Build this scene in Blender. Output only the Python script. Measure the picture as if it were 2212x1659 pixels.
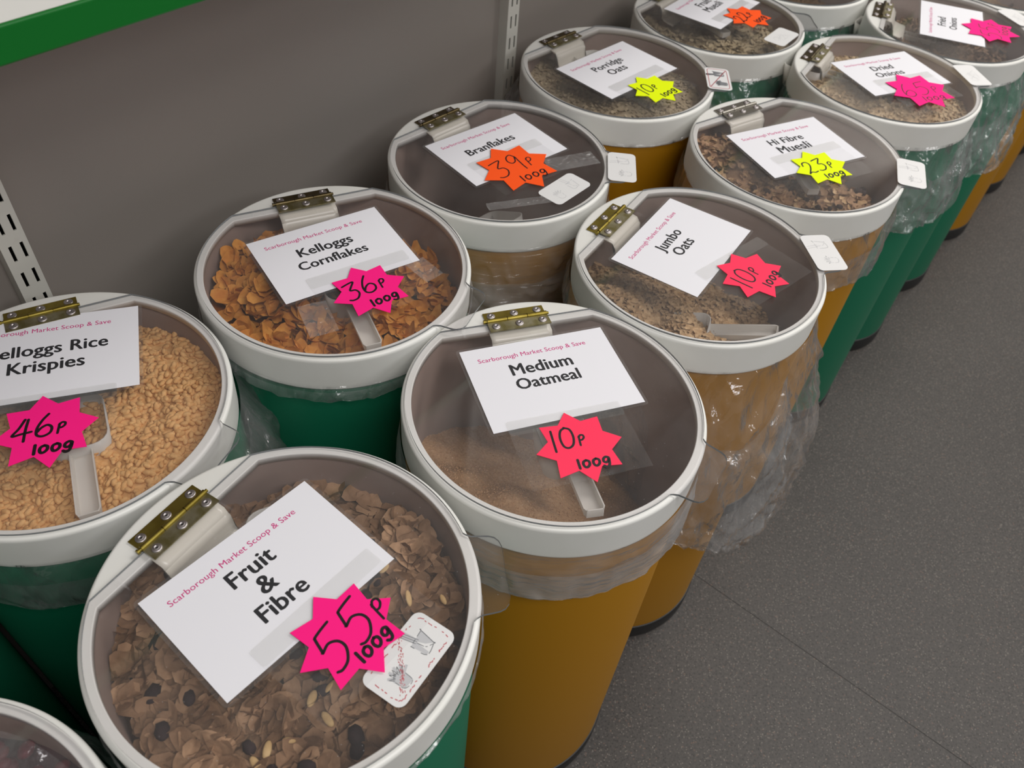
import bpy, bmesh, math, random
import numpy as np
from mathutils import Vector, Matrix, Quaternion, noise

random.seed(7); np.random.seed(7)
for o in list(bpy.data.objects): bpy.data.objects.remove(o)
S = bpy.context.scene
COL = S.collection
R = 0.143                       # radius of a bin lid, metres
LIDZ = 0.6640                   # height of the lids above the floor
PI = math.pi

# ------------------------------------------------------------------ camera
cam = bpy.data.objects.new('camera', bpy.data.cameras.new('camera')); COL.objects.link(cam)
S.camera = cam
pitch, roll, F = 0.82403, 0.10627, 1754.06
cam.data.sensor_fit = 'HORIZONTAL'; cam.data.sensor_width = 36.0
cam.data.lens = 36.0 * F / 2212.0
cam.data.clip_start = 0.02
cam.data.dof.use_dof = True; cam.data.dof.focus_distance = 0.76; cam.data.dof.aperture_fstop = 10.0
fw = Vector((0, math.cos(pitch), -math.sin(pitch))); up = Vector((0, math.sin(pitch), math.cos(pitch))); rt = Vector((1, 0, 0))
c_, s_ = math.cos(roll), math.sin(roll)
xr = rt * c_ + up * s_; yu = -rt * s_ + up * c_
M = Matrix((xr, yu, -fw)).transposed().to_4x4(); M.translation = Vector((0, 0, LIDZ + 0.5551))
cam.matrix_world = M

# ------------------------------------------------------------------ light, exposure
W = bpy.data.worlds.new('shop'); S.world = W; W.use_nodes = True
W.node_tree.nodes['Background'].inputs[0].default_value = (1.0, 0.97, 0.94, 1)
W.node_tree.nodes['Background'].inputs[1].default_value = 0.20
S.view_settings.view_transform = 'Standard'; S.view_settings.look = 'None'
S.view_settings.exposure = 0.27; S.view_settings.gamma = 1.0; S.view_settings.use_curve_mapping = False

def area(name, loc, sx, sy, power, col, target=None):
    l = bpy.data.lights.new(name, 'AREA'); l.shape = 'RECTANGLE'; l.size = sx; l.size_y = sy; l.energy = power; l.color = col
    o = bpy.data.objects.new(name, l); COL.objects.link(o); o.location = loc
    if target is not None:
        o.rotation_euler = (Vector(target) - Vector(loc)).to_track_quat('-Z', 'Y').to_euler()
    return o
area('ceiling_panel_light', (1.45, 1.55, 2.65), 1.5, 0.6, 27, (1.0, 0.96, 0.91))
area('ceiling_panel_light', (0.9, -0.55, 2.65), 1.5, 0.6, 25, (1.0, 0.975, 0.95))
area('ceiling_panel_light', (2.9, 4.0, 2.65), 1.5, 0.6, 27, (1.0, 0.95, 0.88))
area('ceiling_panel_light', (2.6, -1.2, 2.65), 1.5, 0.6, 24, (0.98, 0.98, 1.0))
area('ceiling_panel_light', (3.4, 1.3, 2.65), 1.5, 0.6, 22, (1.0, 0.97, 0.94))

# ------------------------------------------------------------------ helpers
def lin(r, g, b, a=1.0):
    f = lambda c: (c/255/12.92) if c/255 <= 0.04045 else ((c/255+0.055)/1.055)**2.4
    return (f(r), f(g), f(b), a)

def mat(name, col, rough=0.5, metal=0.0, spec=0.5, bump=None, mottle=None):
    m = bpy.data.materials.new(name); m.use_nodes = True; nt = m.node_tree; p = nt.nodes['Principled BSDF']
    p.inputs['Base Color'].default_value = col; p.inputs['Roughness'].default_value = rough
    p.inputs['Metallic'].default_value = metal; p.inputs['Specular IOR Level'].default_value = spec
    tc = nt.nodes.new('ShaderNodeTexCoord')
    if mottle:
        sc, col2, lo, hi = mottle
        n = nt.nodes.new('ShaderNodeTexNoise'); n.inputs['Scale'].default_value = sc; n.inputs['Detail'].default_value = 5
        r = nt.nodes.new('ShaderNodeValToRGB'); r.color_ramp.elements[0].position = lo; r.color_ramp.elements[1].position = hi
        r.color_ramp.elements[0].color = col; r.color_ramp.elements[1].color = col2
        nt.links.new(tc.outputs['Object'], n.inputs['Vector']); nt.links.new(n.outputs['Fac'], r.inputs['Fac']); nt.links.new(r.outputs['Color'], p.inputs['Base Color'])
    if bump:
        sc, st, dist = bump
        n = nt.nodes.new('ShaderNodeTexNoise'); n.inputs['Scale'].default_value = sc; n.inputs['Detail'].default_value = 6
        b = nt.nodes.new('ShaderNodeBump'); b.inputs['Strength'].default_value = st; b.inputs['Distance'].default_value = dist
        nt.links.new(tc.outputs['Object'], n.inputs['Vector']); nt.links.new(n.outputs['Fac'], b.inputs['Height']); nt.links.new(b.outputs['Normal'], p.inputs['Normal'])
    return m

def clear(name, tint, haze, ior=1.45, rough=0.03, speck=0.0, hazecol=(0.8, 0.8, 0.8, 1), bump=None, scratch=0.0):
    """thin clear sheet: see-through, mirror-like by Fresnel, with a little dust that scatters"""
    m = bpy.data.materials.new(name); m.use_nodes = True; nt = m.node_tree; nt.nodes.clear(); L = nt.links
    out = nt.nodes.new('ShaderNodeOutputMaterial')
    tr = nt.nodes.new('ShaderNodeBsdfTransparent'); tr.inputs[0].default_value = tint
    gl = nt.nodes.new('ShaderNodeBsdfGlossy'); gl.inputs['Roughness'].default_value = rough
    df = nt.nodes.new('ShaderNodeBsdfDiffuse'); df.inputs[0].default_value = hazecol
    fr = nt.nodes.new('ShaderNodeFresnel')
    ge = nt.nodes.new('ShaderNodeNewGeometry'); io = nt.nodes.new('ShaderNodeMapRange'); io.inputs['To Min'].default_value = ior; io.inputs['To Max'].default_value = 1 / ior
    L.new(ge.outputs['Backfacing'], io.inputs['Value']); L.new(io.outputs[0], fr.inputs['IOR'])          # same reflectance on both sides of the sheet
    m1 = nt.nodes.new('ShaderNodeMixShader'); m2 = nt.nodes.new('ShaderNodeMixShader')
    tc = nt.nodes.new('ShaderNodeTexCoord')
    L.new(fr.outputs[0], m1.inputs[0]); L.new(tr.outputs[0], m1.inputs[1]); L.new(gl.outputs[0], m1.inputs[2])
    L.new(m1.outputs[0], m2.inputs[1]); L.new(df.outputs[0], m2.inputs[2]); L.new(m2.outputs[0], out.inputs[0])
    n = nt.nodes.new('ShaderNodeTexNoise'); n.inputs['Scale'].default_value = 14; n.inputs['Detail'].default_value = 4
    L.new(tc.outputs['Object'], n.inputs['Vector'])
    mr = nt.nodes.new('ShaderNodeMapRange'); mr.inputs['From Min'].default_value = .35; mr.inputs['From Max'].default_value = .75
    mr.inputs['To Min'].default_value = haze * .7; mr.inputs['To Max'].default_value = haze * 1.7
    L.new(n.outputs['Fac'], mr.inputs['Value']); last = mr.outputs[0]
    if speck:
        v = nt.nodes.new('ShaderNodeTexVoronoi'); v.inputs['Scale'].default_value = 260
        L.new(tc.outputs['Object'], v.inputs['Vector'])
        k = nt.nodes.new('ShaderNodeMapRange'); k.inputs['From Min'].default_value = .10; k.inputs['From Max'].default_value = .04
        k.inputs['To Min'].default_value = 0; k.inputs['To Max'].default_value = speck
        L.new(v.outputs['Distance'], k.inputs['Value'])
        # only some cells carry a speck
        w = nt.nodes.new('ShaderNodeSeparateColor'); L.new(v.outputs['Color'], w.inputs[0])
        g = nt.nodes.new('ShaderNodeMath'); g.operation = 'GREATER_THAN'; g.inputs[1].default_value = .8; L.new(w.outputs[0], g.inputs[0])
        mu = nt.nodes.new('ShaderNodeMath'); mu.operation = 'MULTIPLY'; L.new(k.outputs[0], mu.inputs[0]); L.new(g.outputs[0], mu.inputs[1])
        ad = nt.nodes.new('ShaderNodeMath'); ad.operation = 'ADD'; L.new(last, ad.inputs[0]); L.new(mu.outputs[0], ad.inputs[1]); last = ad.outputs[0]
    if scratch:
        mp = nt.nodes.new('ShaderNodeMapping'); mp.inputs['Rotation'].default_value = (0, 0, .6); mp.inputs['Scale'].default_value = (12, 160, 1)
        L.new(tc.outputs['Object'], mp.inputs[0])
        n2 = nt.nodes.new('ShaderNodeTexNoise'); n2.inputs['Scale'].default_value = 1.0; n2.inputs['Detail'].default_value = 1
        L.new(mp.outputs[0], n2.inputs['Vector'])
        k = nt.nodes.new('ShaderNodeMapRange'); k.inputs['From Min'].default_value = .74; k.inputs['From Max'].default_value = .82
        k.inputs['To Max'].default_value = scratch; L.new(n2.outputs['Fac'], k.inputs['Value'])
        ad = nt.nodes.new('ShaderNodeMath'); ad.operation = 'ADD'; L.new(last, ad.inputs[0]); L.new(k.outputs[0], ad.inputs[1]); last = ad.outputs[0]
    L.new(last, m2.inputs[0])
    if bump and len(bump) == 4:          # creased film: a net of sharp folds over soft waves
        sc, st, dist, sq = bump
        mp = nt.nodes.new('ShaderNodeMapping'); mp.inputs['Scale'].default_value = (1, 1, sq); L.new(tc.outputs['Object'], mp.inputs[0])
        na = nt.nodes.new('ShaderNodeTexNoise'); na.inputs['Scale'].default_value = sc * .5; na.inputs['Detail'].default_value = 2; L.new(mp.outputs[0], na.inputs['Vector'])
        mixv = nt.nodes.new('ShaderNodeMixRGB'); mixv.blend_type = 'LINEAR_LIGHT'; mixv.inputs[0].default_value = .05; L.new(mp.outputs[0], mixv.inputs[1]); L.new(na.outputs['Color'], mixv.inputs[2])
        vo = nt.nodes.new('ShaderNodeTexVoronoi'); vo.feature = 'F1'; vo.inputs['Scale'].default_value = sc; L.new(mixv.outputs[0], vo.inputs['Vector'])
        nb = nt.nodes.new('ShaderNodeTexNoise'); nb.inputs['Scale'].default_value = sc * .6; nb.inputs['Detail'].default_value = 4; nb.inputs['Distortion'].default_value = 1.5; L.new(mp.outputs[0], nb.inputs['Vector'])
        sm = nt.nodes.new('ShaderNodeMath'); sm.operation = 'ADD'; L.new(vo.outputs['Distance'], sm.inputs[0]); L.new(nb.outputs['Fac'], sm.inputs[1])
        b = nt.nodes.new('ShaderNodeBump'); b.inputs['Strength'].default_value = st; b.inputs['Distance'].default_value = dist
        L.new(sm.outputs[0], b.inputs['Height']); L.new(b.outputs[0], gl.inputs['Normal']); L.new(b.outputs[0], fr.inputs['Normal'])
    elif bump:
        sc, st, dist = bump
        nb = nt.nodes.new('ShaderNodeTexNoise'); nb.inputs['Scale'].default_value = sc; nb.inputs['Detail'].default_value = 3; nb.inputs['Distortion'].default_value = 1.2
        L.new(tc.outputs['Object'], nb.inputs['Vector'])
        b = nt.nodes.new('ShaderNodeBump'); b.inputs['Strength'].default_value = st; b.inputs['Distance'].default_value = dist
        L.new(nb.outputs['Fac'], b.inputs['Height']); L.new(b.outputs[0], gl.inputs['Normal']); L.new(b.outputs[0], fr.inputs['Normal'])
    return m

MT = {}
MT['rim'] = mat('white lid plastic', lin(226, 226, 222), .38, mottle=(9, lin(218, 217, 210), .45, .8))
MT['green'] = mat('green fibre board', lin(14, 98, 70), .42, bump=(60, .08, .0006))
MT['yellow'] = mat('ochre fibre board', lin(154, 106, 0), .45, bump=(60, .08, .0006))
MT['inner'] = mat('drum inside', lin(158, 138, 128), .6, mottle=(7, lin(136, 118, 109), .35, .7))
MT['black'] = mat('black base rubber', lin(28, 28, 28), .45)
MT['flap'] = clear('clear acrylic sheet', (0.985, 0.98, 0.985, 1), .016, 1.45, .06, speck=.25, scratch=.12)
MT['edge'] = mat('acrylic edge', lin(120, 124, 126), .2)
MT['laminate'] = clear('laminate film', (0.985, 0.985, 0.985, 1), .02, 1.3, .12)
MT['sleeve'] = clear('clear film sleeve', (0.99, 0.99, 0.99, 1), .02, 1.35, .12, bump=(25, .25, .002))
MT['bag'] = clear('crinkled clear bag film', (0.97, 0.97, 0.97, 1), .05, 1.8, .12, bump=(30, 1.0, .013, .55), hazecol=(.95, .95, .96, 1))
MT['wrap'] = clear('stretched clear film', (0.95, 0.95, 0.95, 1), .14, 1.6, .16, bump=(22, .7, .004, 7.0))
MT['paper'] = mat('card paper', lin(232, 232, 238), .6)
MT['ink'] = mat('black print', lin(38, 38, 42), .6)
MT['pinkink'] = mat('pink print', lin(205, 62, 132), .6)
MT['marker'] = mat('black marker', lin(22, 12, 18), .5)
MT['pink'] = mat('fluorescent pink card', (1.0, .012, .235, 1), .7, spec=.2)
MT['coral'] = mat('fluorescent coral card', (1.0, .045, .115, 1), .7, spec=.2)
MT['orange'] = mat('fluorescent orange card', (1.0, .10, .012, 1), .7, spec=.2)
MT['lemon'] = mat('fluorescent yellow card', (.80, .97, .0, 1), .7, spec=.2)
MT['brass'] = mat('tarnished brass', lin(158, 142, 70), .42, 1.0, mottle=(60, lin(120, 104, 42), .35, .7))
MT['brassdull'] = mat('worn brass', lin(170, 164, 138), .45, 1.0, mottle=(90, lin(140, 132, 88), .4, .65))
MT['brassdark'] = mat('brass with painted dark reflection', lin(104, 92, 66), .4, 1.0, mottle=(60, lin(70, 60, 40), .35, .7))  # dark surroundings mirrored in the hinges, put into the base colour
MT['steel'] = mat('dull steel', lin(150, 146, 138), .4, 1.0)
MT['rivet'] = mat('rivet aluminium', lin(184, 178, 178), .42, 1.0)
MT['hole'] = mat('rivet hole', lin(22, 20, 20), .6)
MT['bracket'] = mat('white bracket plastic', lin(214, 210, 198), .25)
MT['sticker'] = mat('white sticker', lin(226, 226, 226), .4)
MT['red'] = mat('worn red print', lin(190, 92, 100), .6)
MT['greyink'] = mat('worn grey print', lin(120, 122, 126), .6)
MT['paleink'] = mat('faded grey print', lin(190, 191, 194), .6)

def scoop_mat():
    m = bpy.data.materials.new('frosted scoop plastic'); m.use_nodes = True; nt = m.node_tree; nt.nodes.clear(); L = nt.links
    out = nt.nodes.new('ShaderNodeOutputMaterial'); d = nt.nodes.new('ShaderNodeBsdfPrincipled'); d.inputs['Base Color'].default_value = lin(244, 242, 236); d.inputs['Roughness'].default_value = .3
    t = nt.nodes.new('ShaderNodeBsdfTransparent'); t.inputs[0].default_value = (.95, .94, .92, 1)
    tl = nt.nodes.new('ShaderNodeBsdfTranslucent'); tl.inputs[0].default_value = lin(244, 242, 236)
    a = nt.nodes.new('ShaderNodeMixShader'); a.inputs[0].default_value = .35; b = nt.nodes.new('ShaderNodeMixShader'); b.inputs[0].default_value = .92
    L.new(d.outputs[0], a.inputs[1]); L.new(tl.outputs[0], a.inputs[2]); L.new(t.outputs[0], b.inputs[1]); L.new(a.outputs[0], b.inputs[2]); L.new(b.outputs[0], out.inputs[0])
    return m
MT['scoop'] = scoop_mat()

def mesh_obj(name, verts, faces, mats, parent=None, smooth=True, idx=None, kind=None):
    me = bpy.data.meshes.new(name); me.from_pydata([tuple(v) for v in verts], [], faces)
    for m in (mats if isinstance(mats, (list, tuple)) else [mats]): me.materials.append(m)
    if idx is not None: me.polygons.foreach_set('material_index', idx)
    me.polygons.foreach_set('use_smooth', [smooth] * len(me.polygons)); me.update()
    return link(name, me, parent, kind)

def link(name, me, parent=None, kind=None):
    o = bpy.data.objects.new(name, me); COL.objects.link(o)
    if parent: o.parent = parent
    if kind: o['kind'] = kind
    return o

def empty(name, loc, label, cat, group=None):
    o = bpy.data.objects.new(name, None); o.empty_display_size = .02; COL.objects.link(o); o.location = loc
    o['label'] = label; o['category'] = cat
    if group: o['group'] = group
    return o

def tag(o, label, cat, group=None):
    o['label'] = label; o['category'] = cat
    if group: o['group'] = group
    return o

class MB:
    """collects pieces for ONE mesh"""
    def __init__(s): s.v = []; s.f = []; s.m = []; s.sm = []
    def add(s, verts, faces, mi=0, smooth=False):
        b = len(s.v); s.v += [tuple(v) for v in verts]; s.f += [tuple(i + b for i in f) for f in faces]
        s.m += [mi] * len(faces); s.sm += [smooth] * len(faces)
    def box(s, x0, x1, y0, y1, z0, z1, mi=0):
        v = [(x, y, z) for z in (z0, z1) for y in (y0, y1) for x in (x0, x1)]
        s.add(v, [(0, 2, 3, 1), (4, 5, 7, 6), (0, 1, 5, 4), (2, 6, 7, 3), (0, 4, 6, 2), (1, 3, 7, 5)], mi)
    def prism(s, poly, z0, z1, mi=0, mside=None):
        n = len(poly); v = [(x, y, z0) for x, y in poly] + [(x, y, z1) for x, y in poly]
        s.add(v, [tuple(range(n - 1, -1, -1)), tuple(range(n, 2 * n))], mi)
        s.add(v, [(i, (i + 1) % n, n + (i + 1) % n, n + i) for i in range(n)], mi if mside is None else mside)
    def mesh(s, name, mats):
        me = bpy.data.meshes.new(name); me.from_pydata(s.v, [], s.f)
        for m in mats: me.materials.append(m)
        me.polygons.foreach_set('material_index', s.m); me.polygons.foreach_set('use_smooth', s.sm)
        me.validate(); me.update(); return me

def lathe(profile, n=96, closed=False, arc=(0, 2 * PI)):
    v = []; f = []; k = len(profile)
    for i in range(n):
        a = arc[0] + (arc[1] - arc[0]) * i / n
        for r, z in profile: v.append((r * math.cos(a), r * math.sin(a), z))
    for i in range(n):
        j = (i + 1) % n
        for q in range(k - 1): f.append((i * k + q, j * k + q, j * k + q + 1, i * k + q + 1))
    return v, f

# ------------------------------------------------------------------ setting
A55 = math.radians(55); U = Vector((math.cos(A55), math.sin(A55), 0)); N_ = Vector((-U.y, U.x, 0))
def uw(u, o, z): return U * u + N_ * o + Vector((0, 0, z))         # along the wall, out to the wall, up

def floor_mat():
    m = bpy.data.materials.new('speckled safety vinyl'); m.use_nodes = True; nt = m.node_tree; L = nt.links; p = nt.nodes['Principled BSDF']
    tc = nt.nodes.new('ShaderNodeTexCoord')
    def vor(scale, thr, pick):
        v = nt.nodes.new('ShaderNodeTexVoronoi'); v.inputs['Scale'].default_value = scale; L.new(tc.outputs['Object'], v.inputs['Vector'])
        a = nt.nodes.new('ShaderNodeMath'); a.operation = 'LESS_THAN'; a.inputs[1].default_value = thr; L.new(v.outputs['Distance'], a.inputs[0])
        s = nt.nodes.new('ShaderNodeSeparateColor'); L.new(v.outputs['Color'], s.inputs[0])
        g = nt.nodes.new('ShaderNodeMath'); g.operation = 'GREATER_THAN'; g.inputs[1].default_value = pick; L.new(s.outputs[0], g.inputs[0])
        mu = nt.nodes.new('ShaderNodeMath'); mu.operation = 'MULTIPLY'; L.new(a.outputs[0], mu.inputs[0]); L.new(g.outputs[0], mu.inputs[1]); return mu.outputs[0]
    n = nt.nodes.new('ShaderNodeTexNoise'); n.inputs['Scale'].default_value = 260; n.inputs['Detail'].default_value = 4; L.new(tc.outputs['Object'], n.inputs['Vector'])
    r = nt.nodes.new('ShaderNodeValToRGB'); r.color_ramp.elements[0].position = .3; r.color_ramp.elements[1].position = .7
    r.color_ramp.elements[0].color = lin(54, 51, 49); r.color_ramp.elements[1].color = lin(80, 75, 71); L.new(n.outputs['Fac'], r.inputs['Fac'])
    n3 = nt.nodes.new('ShaderNodeTexNoise'); n3.inputs['Scale'].default_value = 4; L.new(tc.outputs['Object'], n3.inputs['Vector'])
    mx0 = nt.nodes.new('ShaderNodeMixRGB'); mx0.blend_type = 'MULTIPLY'; mx0.inputs[0].default_value = .35; L.new(r.outputs[0], mx0.inputs[1]); L.new(n3.outputs['Fac'], mx0.inputs[2])
    last = mx0.outputs[0]
    for sc, th, pk, c in ((420, .38, .84, lin(112, 106, 99)), (400, .42, .75, lin(34, 31, 29)), (300, .17, .95, lin(205, 200, 194)), (300, .34, .93, lin(98, 78, 68))):
        mx = nt.nodes.new('ShaderNodeMixRGB'); L.new(vor(sc, th, pk), mx.inputs[0]); L.new(last, mx.inputs[1]); mx.inputs[2].default_value = c; last = mx.outputs[0]
    L.new(last, p.inputs['Base Color']); p.inputs['Roughness'].default_value = .55
    b = nt.nodes.new('ShaderNodeBump'); b.inputs['Strength'].default_value = .15; b.inputs['Distance'].default_value = .001; L.new(n.outputs['Fac'], b.inputs['Height']); L.new(b.outputs[0], p.inputs['Normal'])
    return m
FM = floor_mat()
mb = MB()
c0 = [uw(-2.5, -3.5, 0), uw(5.5, -3.5, 0), uw(5.5, .80, 0), uw(-2.5, .80, 0)]
# two sheets of vinyl with a fine recessed joint between them
JU = .797
def slab(u0, u1, o0, o1, z0=-.01, z1=0.0, mi=0):
    v = [uw(u, o, z) for z in (z0, z1) for o in (o0, o1) for u in (u0, u1)]
    mb.add(v, [(0, 2, 3, 1), (4, 5, 7, 6), (0, 1, 5, 4), (2, 6, 7, 3), (0, 4, 6, 2), (1, 3, 7, 5)], mi)
slab(-2.5, JU, -3.5, .80); slab(JU + .0012, 5.5, -3.5, .80); slab(-2.5, 5.5, -3.5, .80, -.03, -.0006, 1)
fl = link('floor', mb.mesh('floor', [FM, mat('joint filler', lin(44, 42, 40), .6)]), kind='structure')

WALL = 0.7556; FACE = 5.17 * R
mb = MB(); v = [uw(u, o, z) for z in (0, 2.7) for o in (WALL, WALL + .05) for u in (-2.5, 5.5)]
wall_m = mat('grey back panel', lin(148, 139, 132), .5, bump=(400, .05, .0004), mottle=(1.7, lin(141, 135, 130), .4, .7))
mb.add(v, [(0, 2, 3, 1), (4, 5, 7, 6), (0, 1, 5, 4), (2, 6, 7, 3), (0, 4, 6, 2), (1, 3, 7, 5)])
link('wall_back', mb.mesh('wall_back', [wall_m]), kind='structure')

up_m = mat('white painted upright', lin(206, 204, 196), .4, mottle=(30, lin(180, 174, 160), .6, .85))
dark_m = mat('slot shadow inside', lin(30, 27, 24), .8)
def upright(u0, label, base, z0=0.10, z1=1.9):
    """slotted shelf upright: front face with two columns of real slots, and two side flanges"""
    w = .026; mb = MB(); f0 = FACE; t = .0015
    sw = .0032; sl = .018; pitch_ = .032
    cu = (u0 + .0085, u0 + .0085 + .0111)
    us = [u0, cu[0] - sw / 2, cu[0] + sw / 2, cu[1] - sw / 2, cu[1] + sw / 2, u0 + w]
    def bx(ua, ub, oa, ob, za, zb, mi=0):
        v = [uw(u, o, z) for z in (za, zb) for o in (oa, ob) for u in (ua, ub)]
        mb.add(v, [(0, 2, 3, 1), (4, 5, 7, 6), (0, 1, 5, 4), (2, 6, 7, 3), (0, 4, 6, 2), (1, 3, 7, 5)], mi)
    bx(us[0], us[1], f0, f0 + t, z0, z1); bx(us[2], us[3], f0, f0 + t, z0, z1); bx(us[4], us[5], f0, f0 + t, z0, z1)
    k0 = math.ceil((z0 - base) / pitch_); k1 = math.floor((z1 - base) / pitch_)
    for a, b in ((us[1], us[2]), (us[3], us[4])):
        prev = z0
        for k in range(k0 + 1, k1 + 1):
            top = base + k * pitch_
            bx(a, b, f0, f0 + t, prev, top - sl); prev = top
        bx(a, b, f0, f0 + t, prev, z1)
    bx(u0, u0 + t, f0 + t, WALL, z0, z1); bx(u0 + w - t, u0 + w, f0 + t, WALL, z0, z1)
    bx(u0 + t, u0 + w - t, WALL - .002, WALL - .0003, z0, z1, 1)
    o = link('shelf_upright', mb.mesh('shelf_upright', [up_m, dark_m])); return tag(o, label, 'upright', 'slotted uprights on the back wall')
upright(.1894, 'white slotted upright on the grey wall at the left edge, behind the rice cereal bin', .7346)
upright(.9460, 'white slotted upright on the grey wall behind the porridge oats bin', .7076)

# shelf with a green lip
so = 3.62 * R; zt = LIDZ + 2.296 * R; th = .0228
sh = empty('wall_shelf', uw(.3, WALL, zt - th), 'white shelf with a green front lip, top left above the bins', 'shelf')
inv = -Vector(sh.location)
def ubox(name, ua, ub, oa, ob, za, zb, m, parent, bev=0.0, label=None):
    v = [uw(u, o, z) + inv for z in (za, zb) for o in (oa, ob) for u in (ua, ub)]
    o = mesh_obj(name, v, [(0, 2, 3, 1), (4, 5, 7, 6), (0, 1, 5, 4), (2, 6, 7, 3), (0, 4, 6, 2), (1, 3, 7, 5)], m, parent, smooth=False)
    if bev:
        b = o.modifiers.new('bevel', 'BEVEL'); b.width = bev; b.segments = 4
    if label: o['label'] = label
    return o
ubox('board', -1.6, 2.4, so + .004, WALL - .001, zt - th + .001, zt - .0008, mat('white shelf board', lin(224, 224, 220), .5), sh)
ubox('front_lip', -1.6, 2.4, so, so + .004, zt - th, zt, mat('green shelf edging', lin(0, 104, 32), .35), sh, .0016, 'glossy green front edging')

# ------------------------------------------------------------------ lid parts, built once (hinge towards local +X)
RI, RC = .924, .735          # opening radius and its straight side
def inner_r(a, r=RI, c=RC):
    ca = math.cos(a); return min(r, c / ca) if ca > 1e-6 else r
def make_rim():
    mb = MB(); n = 192; corner = math.acos(RC / RI)
    angs = sorted(set([2 * PI * i / n for i in range(n)] + [corner, 2 * PI - corner]))
    rows = [(None, -.05), (None, 0.0)] + [(q, z) for q, z in ((.975, 0), (.988, -.004), (.997, -.014), (1.0, -.03), (.996, -.15), (.992, -.28), (.982, -.28), (.982, -.06))]
    v = []; k = len(rows) + 2
    for a in angs:
        ri = inner_r(a)
        prof = [(ri, -.05), (ri, -.008), (ri + .0005, -.003), (ri + .004, 0.0), (ri + .007, 0.0), (.967, 0), (.972, 0), (.982, -.0035), (.9885, -.011), (.991, -.020), (.9915, -.026), (.9912, -.034), (.989, -.272), (.9888, -.279), (.987, -.282), (.983, -.282), (.981, -.278), (.981, -.05)]
        k = len(prof)
        for r_, z in prof: v.append((r_ * R * math.cos(a), r_ * R * math.sin(a), z * R))
    f = []; m = len(angs)
    for i in range(m):
        j = (i + 1) % m
        for q in range(k): f.append((i * k + q, j * k + q, j * k + (q + 1) % k, i * k + (q + 1) % k))
    mb.add(v, f, 0, True); me = mb.mesh('rim', [MT['rim']])
    return me
RIM = make_rim()

FC, FR = .785, .964
def flap_outline(tabc=-139.5, tabhw=12.2):
    pts = []; ca = math.acos(FC / FR)
    t0, t1 = math.radians(tabc - tabhw), math.radians(tabc + tabhw)
    n = 140
    a0, a1 = ca, 2 * PI - ca
    T0, T1 = t0 % (2 * PI), t1 % (2 * PI)
    for i in range(n + 1):
        a = a0 + (a1 - a0) * i / n
        if T0 - .07 < a < T1 + .07:
            continue
        pts.append((a, FR))
    # tab with soft corners, inserted in order of angle
    tab = [(T0 - .062, FR), (T0 - .045, FR + .012), (T0 - .025, FR + .035), (T0 - .005, 1.06), (T0 + .005, 1.09), (T0 + .02, 1.115), (T0 + .045, 1.132), (T0 + .08, 1.138)]
    h_ = (T1 - T0) / 2
    mid = [(T0 + .14, 1.13), (T0 + h_, 1.124), (T1 - .14, 1.13)]
    tab += mid + [(T1 - (q[0] - T0), q[1]) for q in reversed(tab[:8])]
    pts += tab; pts.sort()
    return [(r_ * R * math.cos(a), r_ * R * math.sin(a)) for a, r_ in pts]
OUT = flap_outline()
mb = MB(); mb.prism(OUT, .0006, .0028, 0, 1); FLAP = mb.mesh('clear_flap', [MT['flap'], MT['edge']])

HW = .2235 * R
def leaf_mesh(name, x0, x1, z, mats, notches=True):
    mb = MB(); mb.box(x0 * R, x1 * R, -HW, HW, z, z + .0012)
    return mb.mesh(name, mats)
def knuckle_mesh(kind):
    """hinge barrel in three knuckles with gaps and a pin that stands out at one end"""
    mb = MB(); rr = .0026; x = .797 * R; z = .0040
    def cyl(y0, y1, r_, mi=0):
        n = 14; v = []
        for yy in (y0, y1):
            for i in range(n): a = 2 * PI * i / n; v.append((x + r_ * math.cos(a), yy, z + r_ * math.sin(a)))
        mb.add(v, [(i, i + n, (i + 1) % n + n, (i + 1) % n) for i in range(n)], mi, True)
        mb.add(v, [tuple(range(n)), tuple(range(2 * n - 1, n - 1, -1))], mi)
    L3 = 2 * HW / 3
    for i in range(3): cyl(-HW + i * L3 + .0004, -HW + (i + 1) * L3 - .0004, rr)
    cyl(-HW - .0018, HW + .0030, .0015)
    cyl(HW + .0018, HW + .0034, .0022)
    return mb.mesh('hinge_pin', [kind])
def rivet_mesh():
    mb = MB(); pr = [(.0, .0002), (.0012, .0002), (.00135, .0013), (.0020, .0014), (.0026, .0008), (.0032, .0010), (.0042, .0005), (.0043, -.0002)]
    v, f = lathe(pr, 20); mi = [1 if (q % 7) < 1 else 0 for q in range(len(f))]
    b = MB(); b.add(v, f, 0, True); b.m = mi
    return b.mesh('rivet', [MT['rivet'], MT['hole']])
RIV = rivet_mesh()
def bracket_mesh():
    """white plastic plate under the hinge, bending down into the bin"""
    prof = [(.80, .0), (.72, -.010), (.665, -.018), (.645, -.035), (.636, -.075), (.63, -.12), (.60, -.15), (.55, -.165), (.47, -.175)]
    v = []; f = []; t = .016; n = 12
    for j in range(n + 1):
        y = -1 + 2 * j / n
        for i, (x, z) in enumerate(prof):
            wd = HW * (1.0 if i < 6 else 1.0 - .03 * (i - 5)); zz = z - (.01 * y * y if i > 2 else 0)
            v.append((x * R, y * wd, zz * R))
        for i, (x, z) in reversed(list(enumerate(prof))):
            wd = HW * (1.0 if i < 6 else 1.0 - .03 * (i - 5)); zz = z - (.01 * y * y if i > 2 else 0)
            v.append(((x - (t if i > 2 else 0)) * R, y * wd, (zz - t) * R))
    k = 2 * len(prof)
    for j in range(n):
        for q in range(k): f.append((j * k + q, j * k + (q + 1) % k, (j + 1) * k + (q + 1) % k, (j + 1) * k + q))
    f += [tuple(range(k - 1, -1, -1)), tuple(n * k + q for q in range(k))]
    b = MB(); b.add(v, f, 0, True); return b.mesh('bracket', [MT['bracket']])
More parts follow.
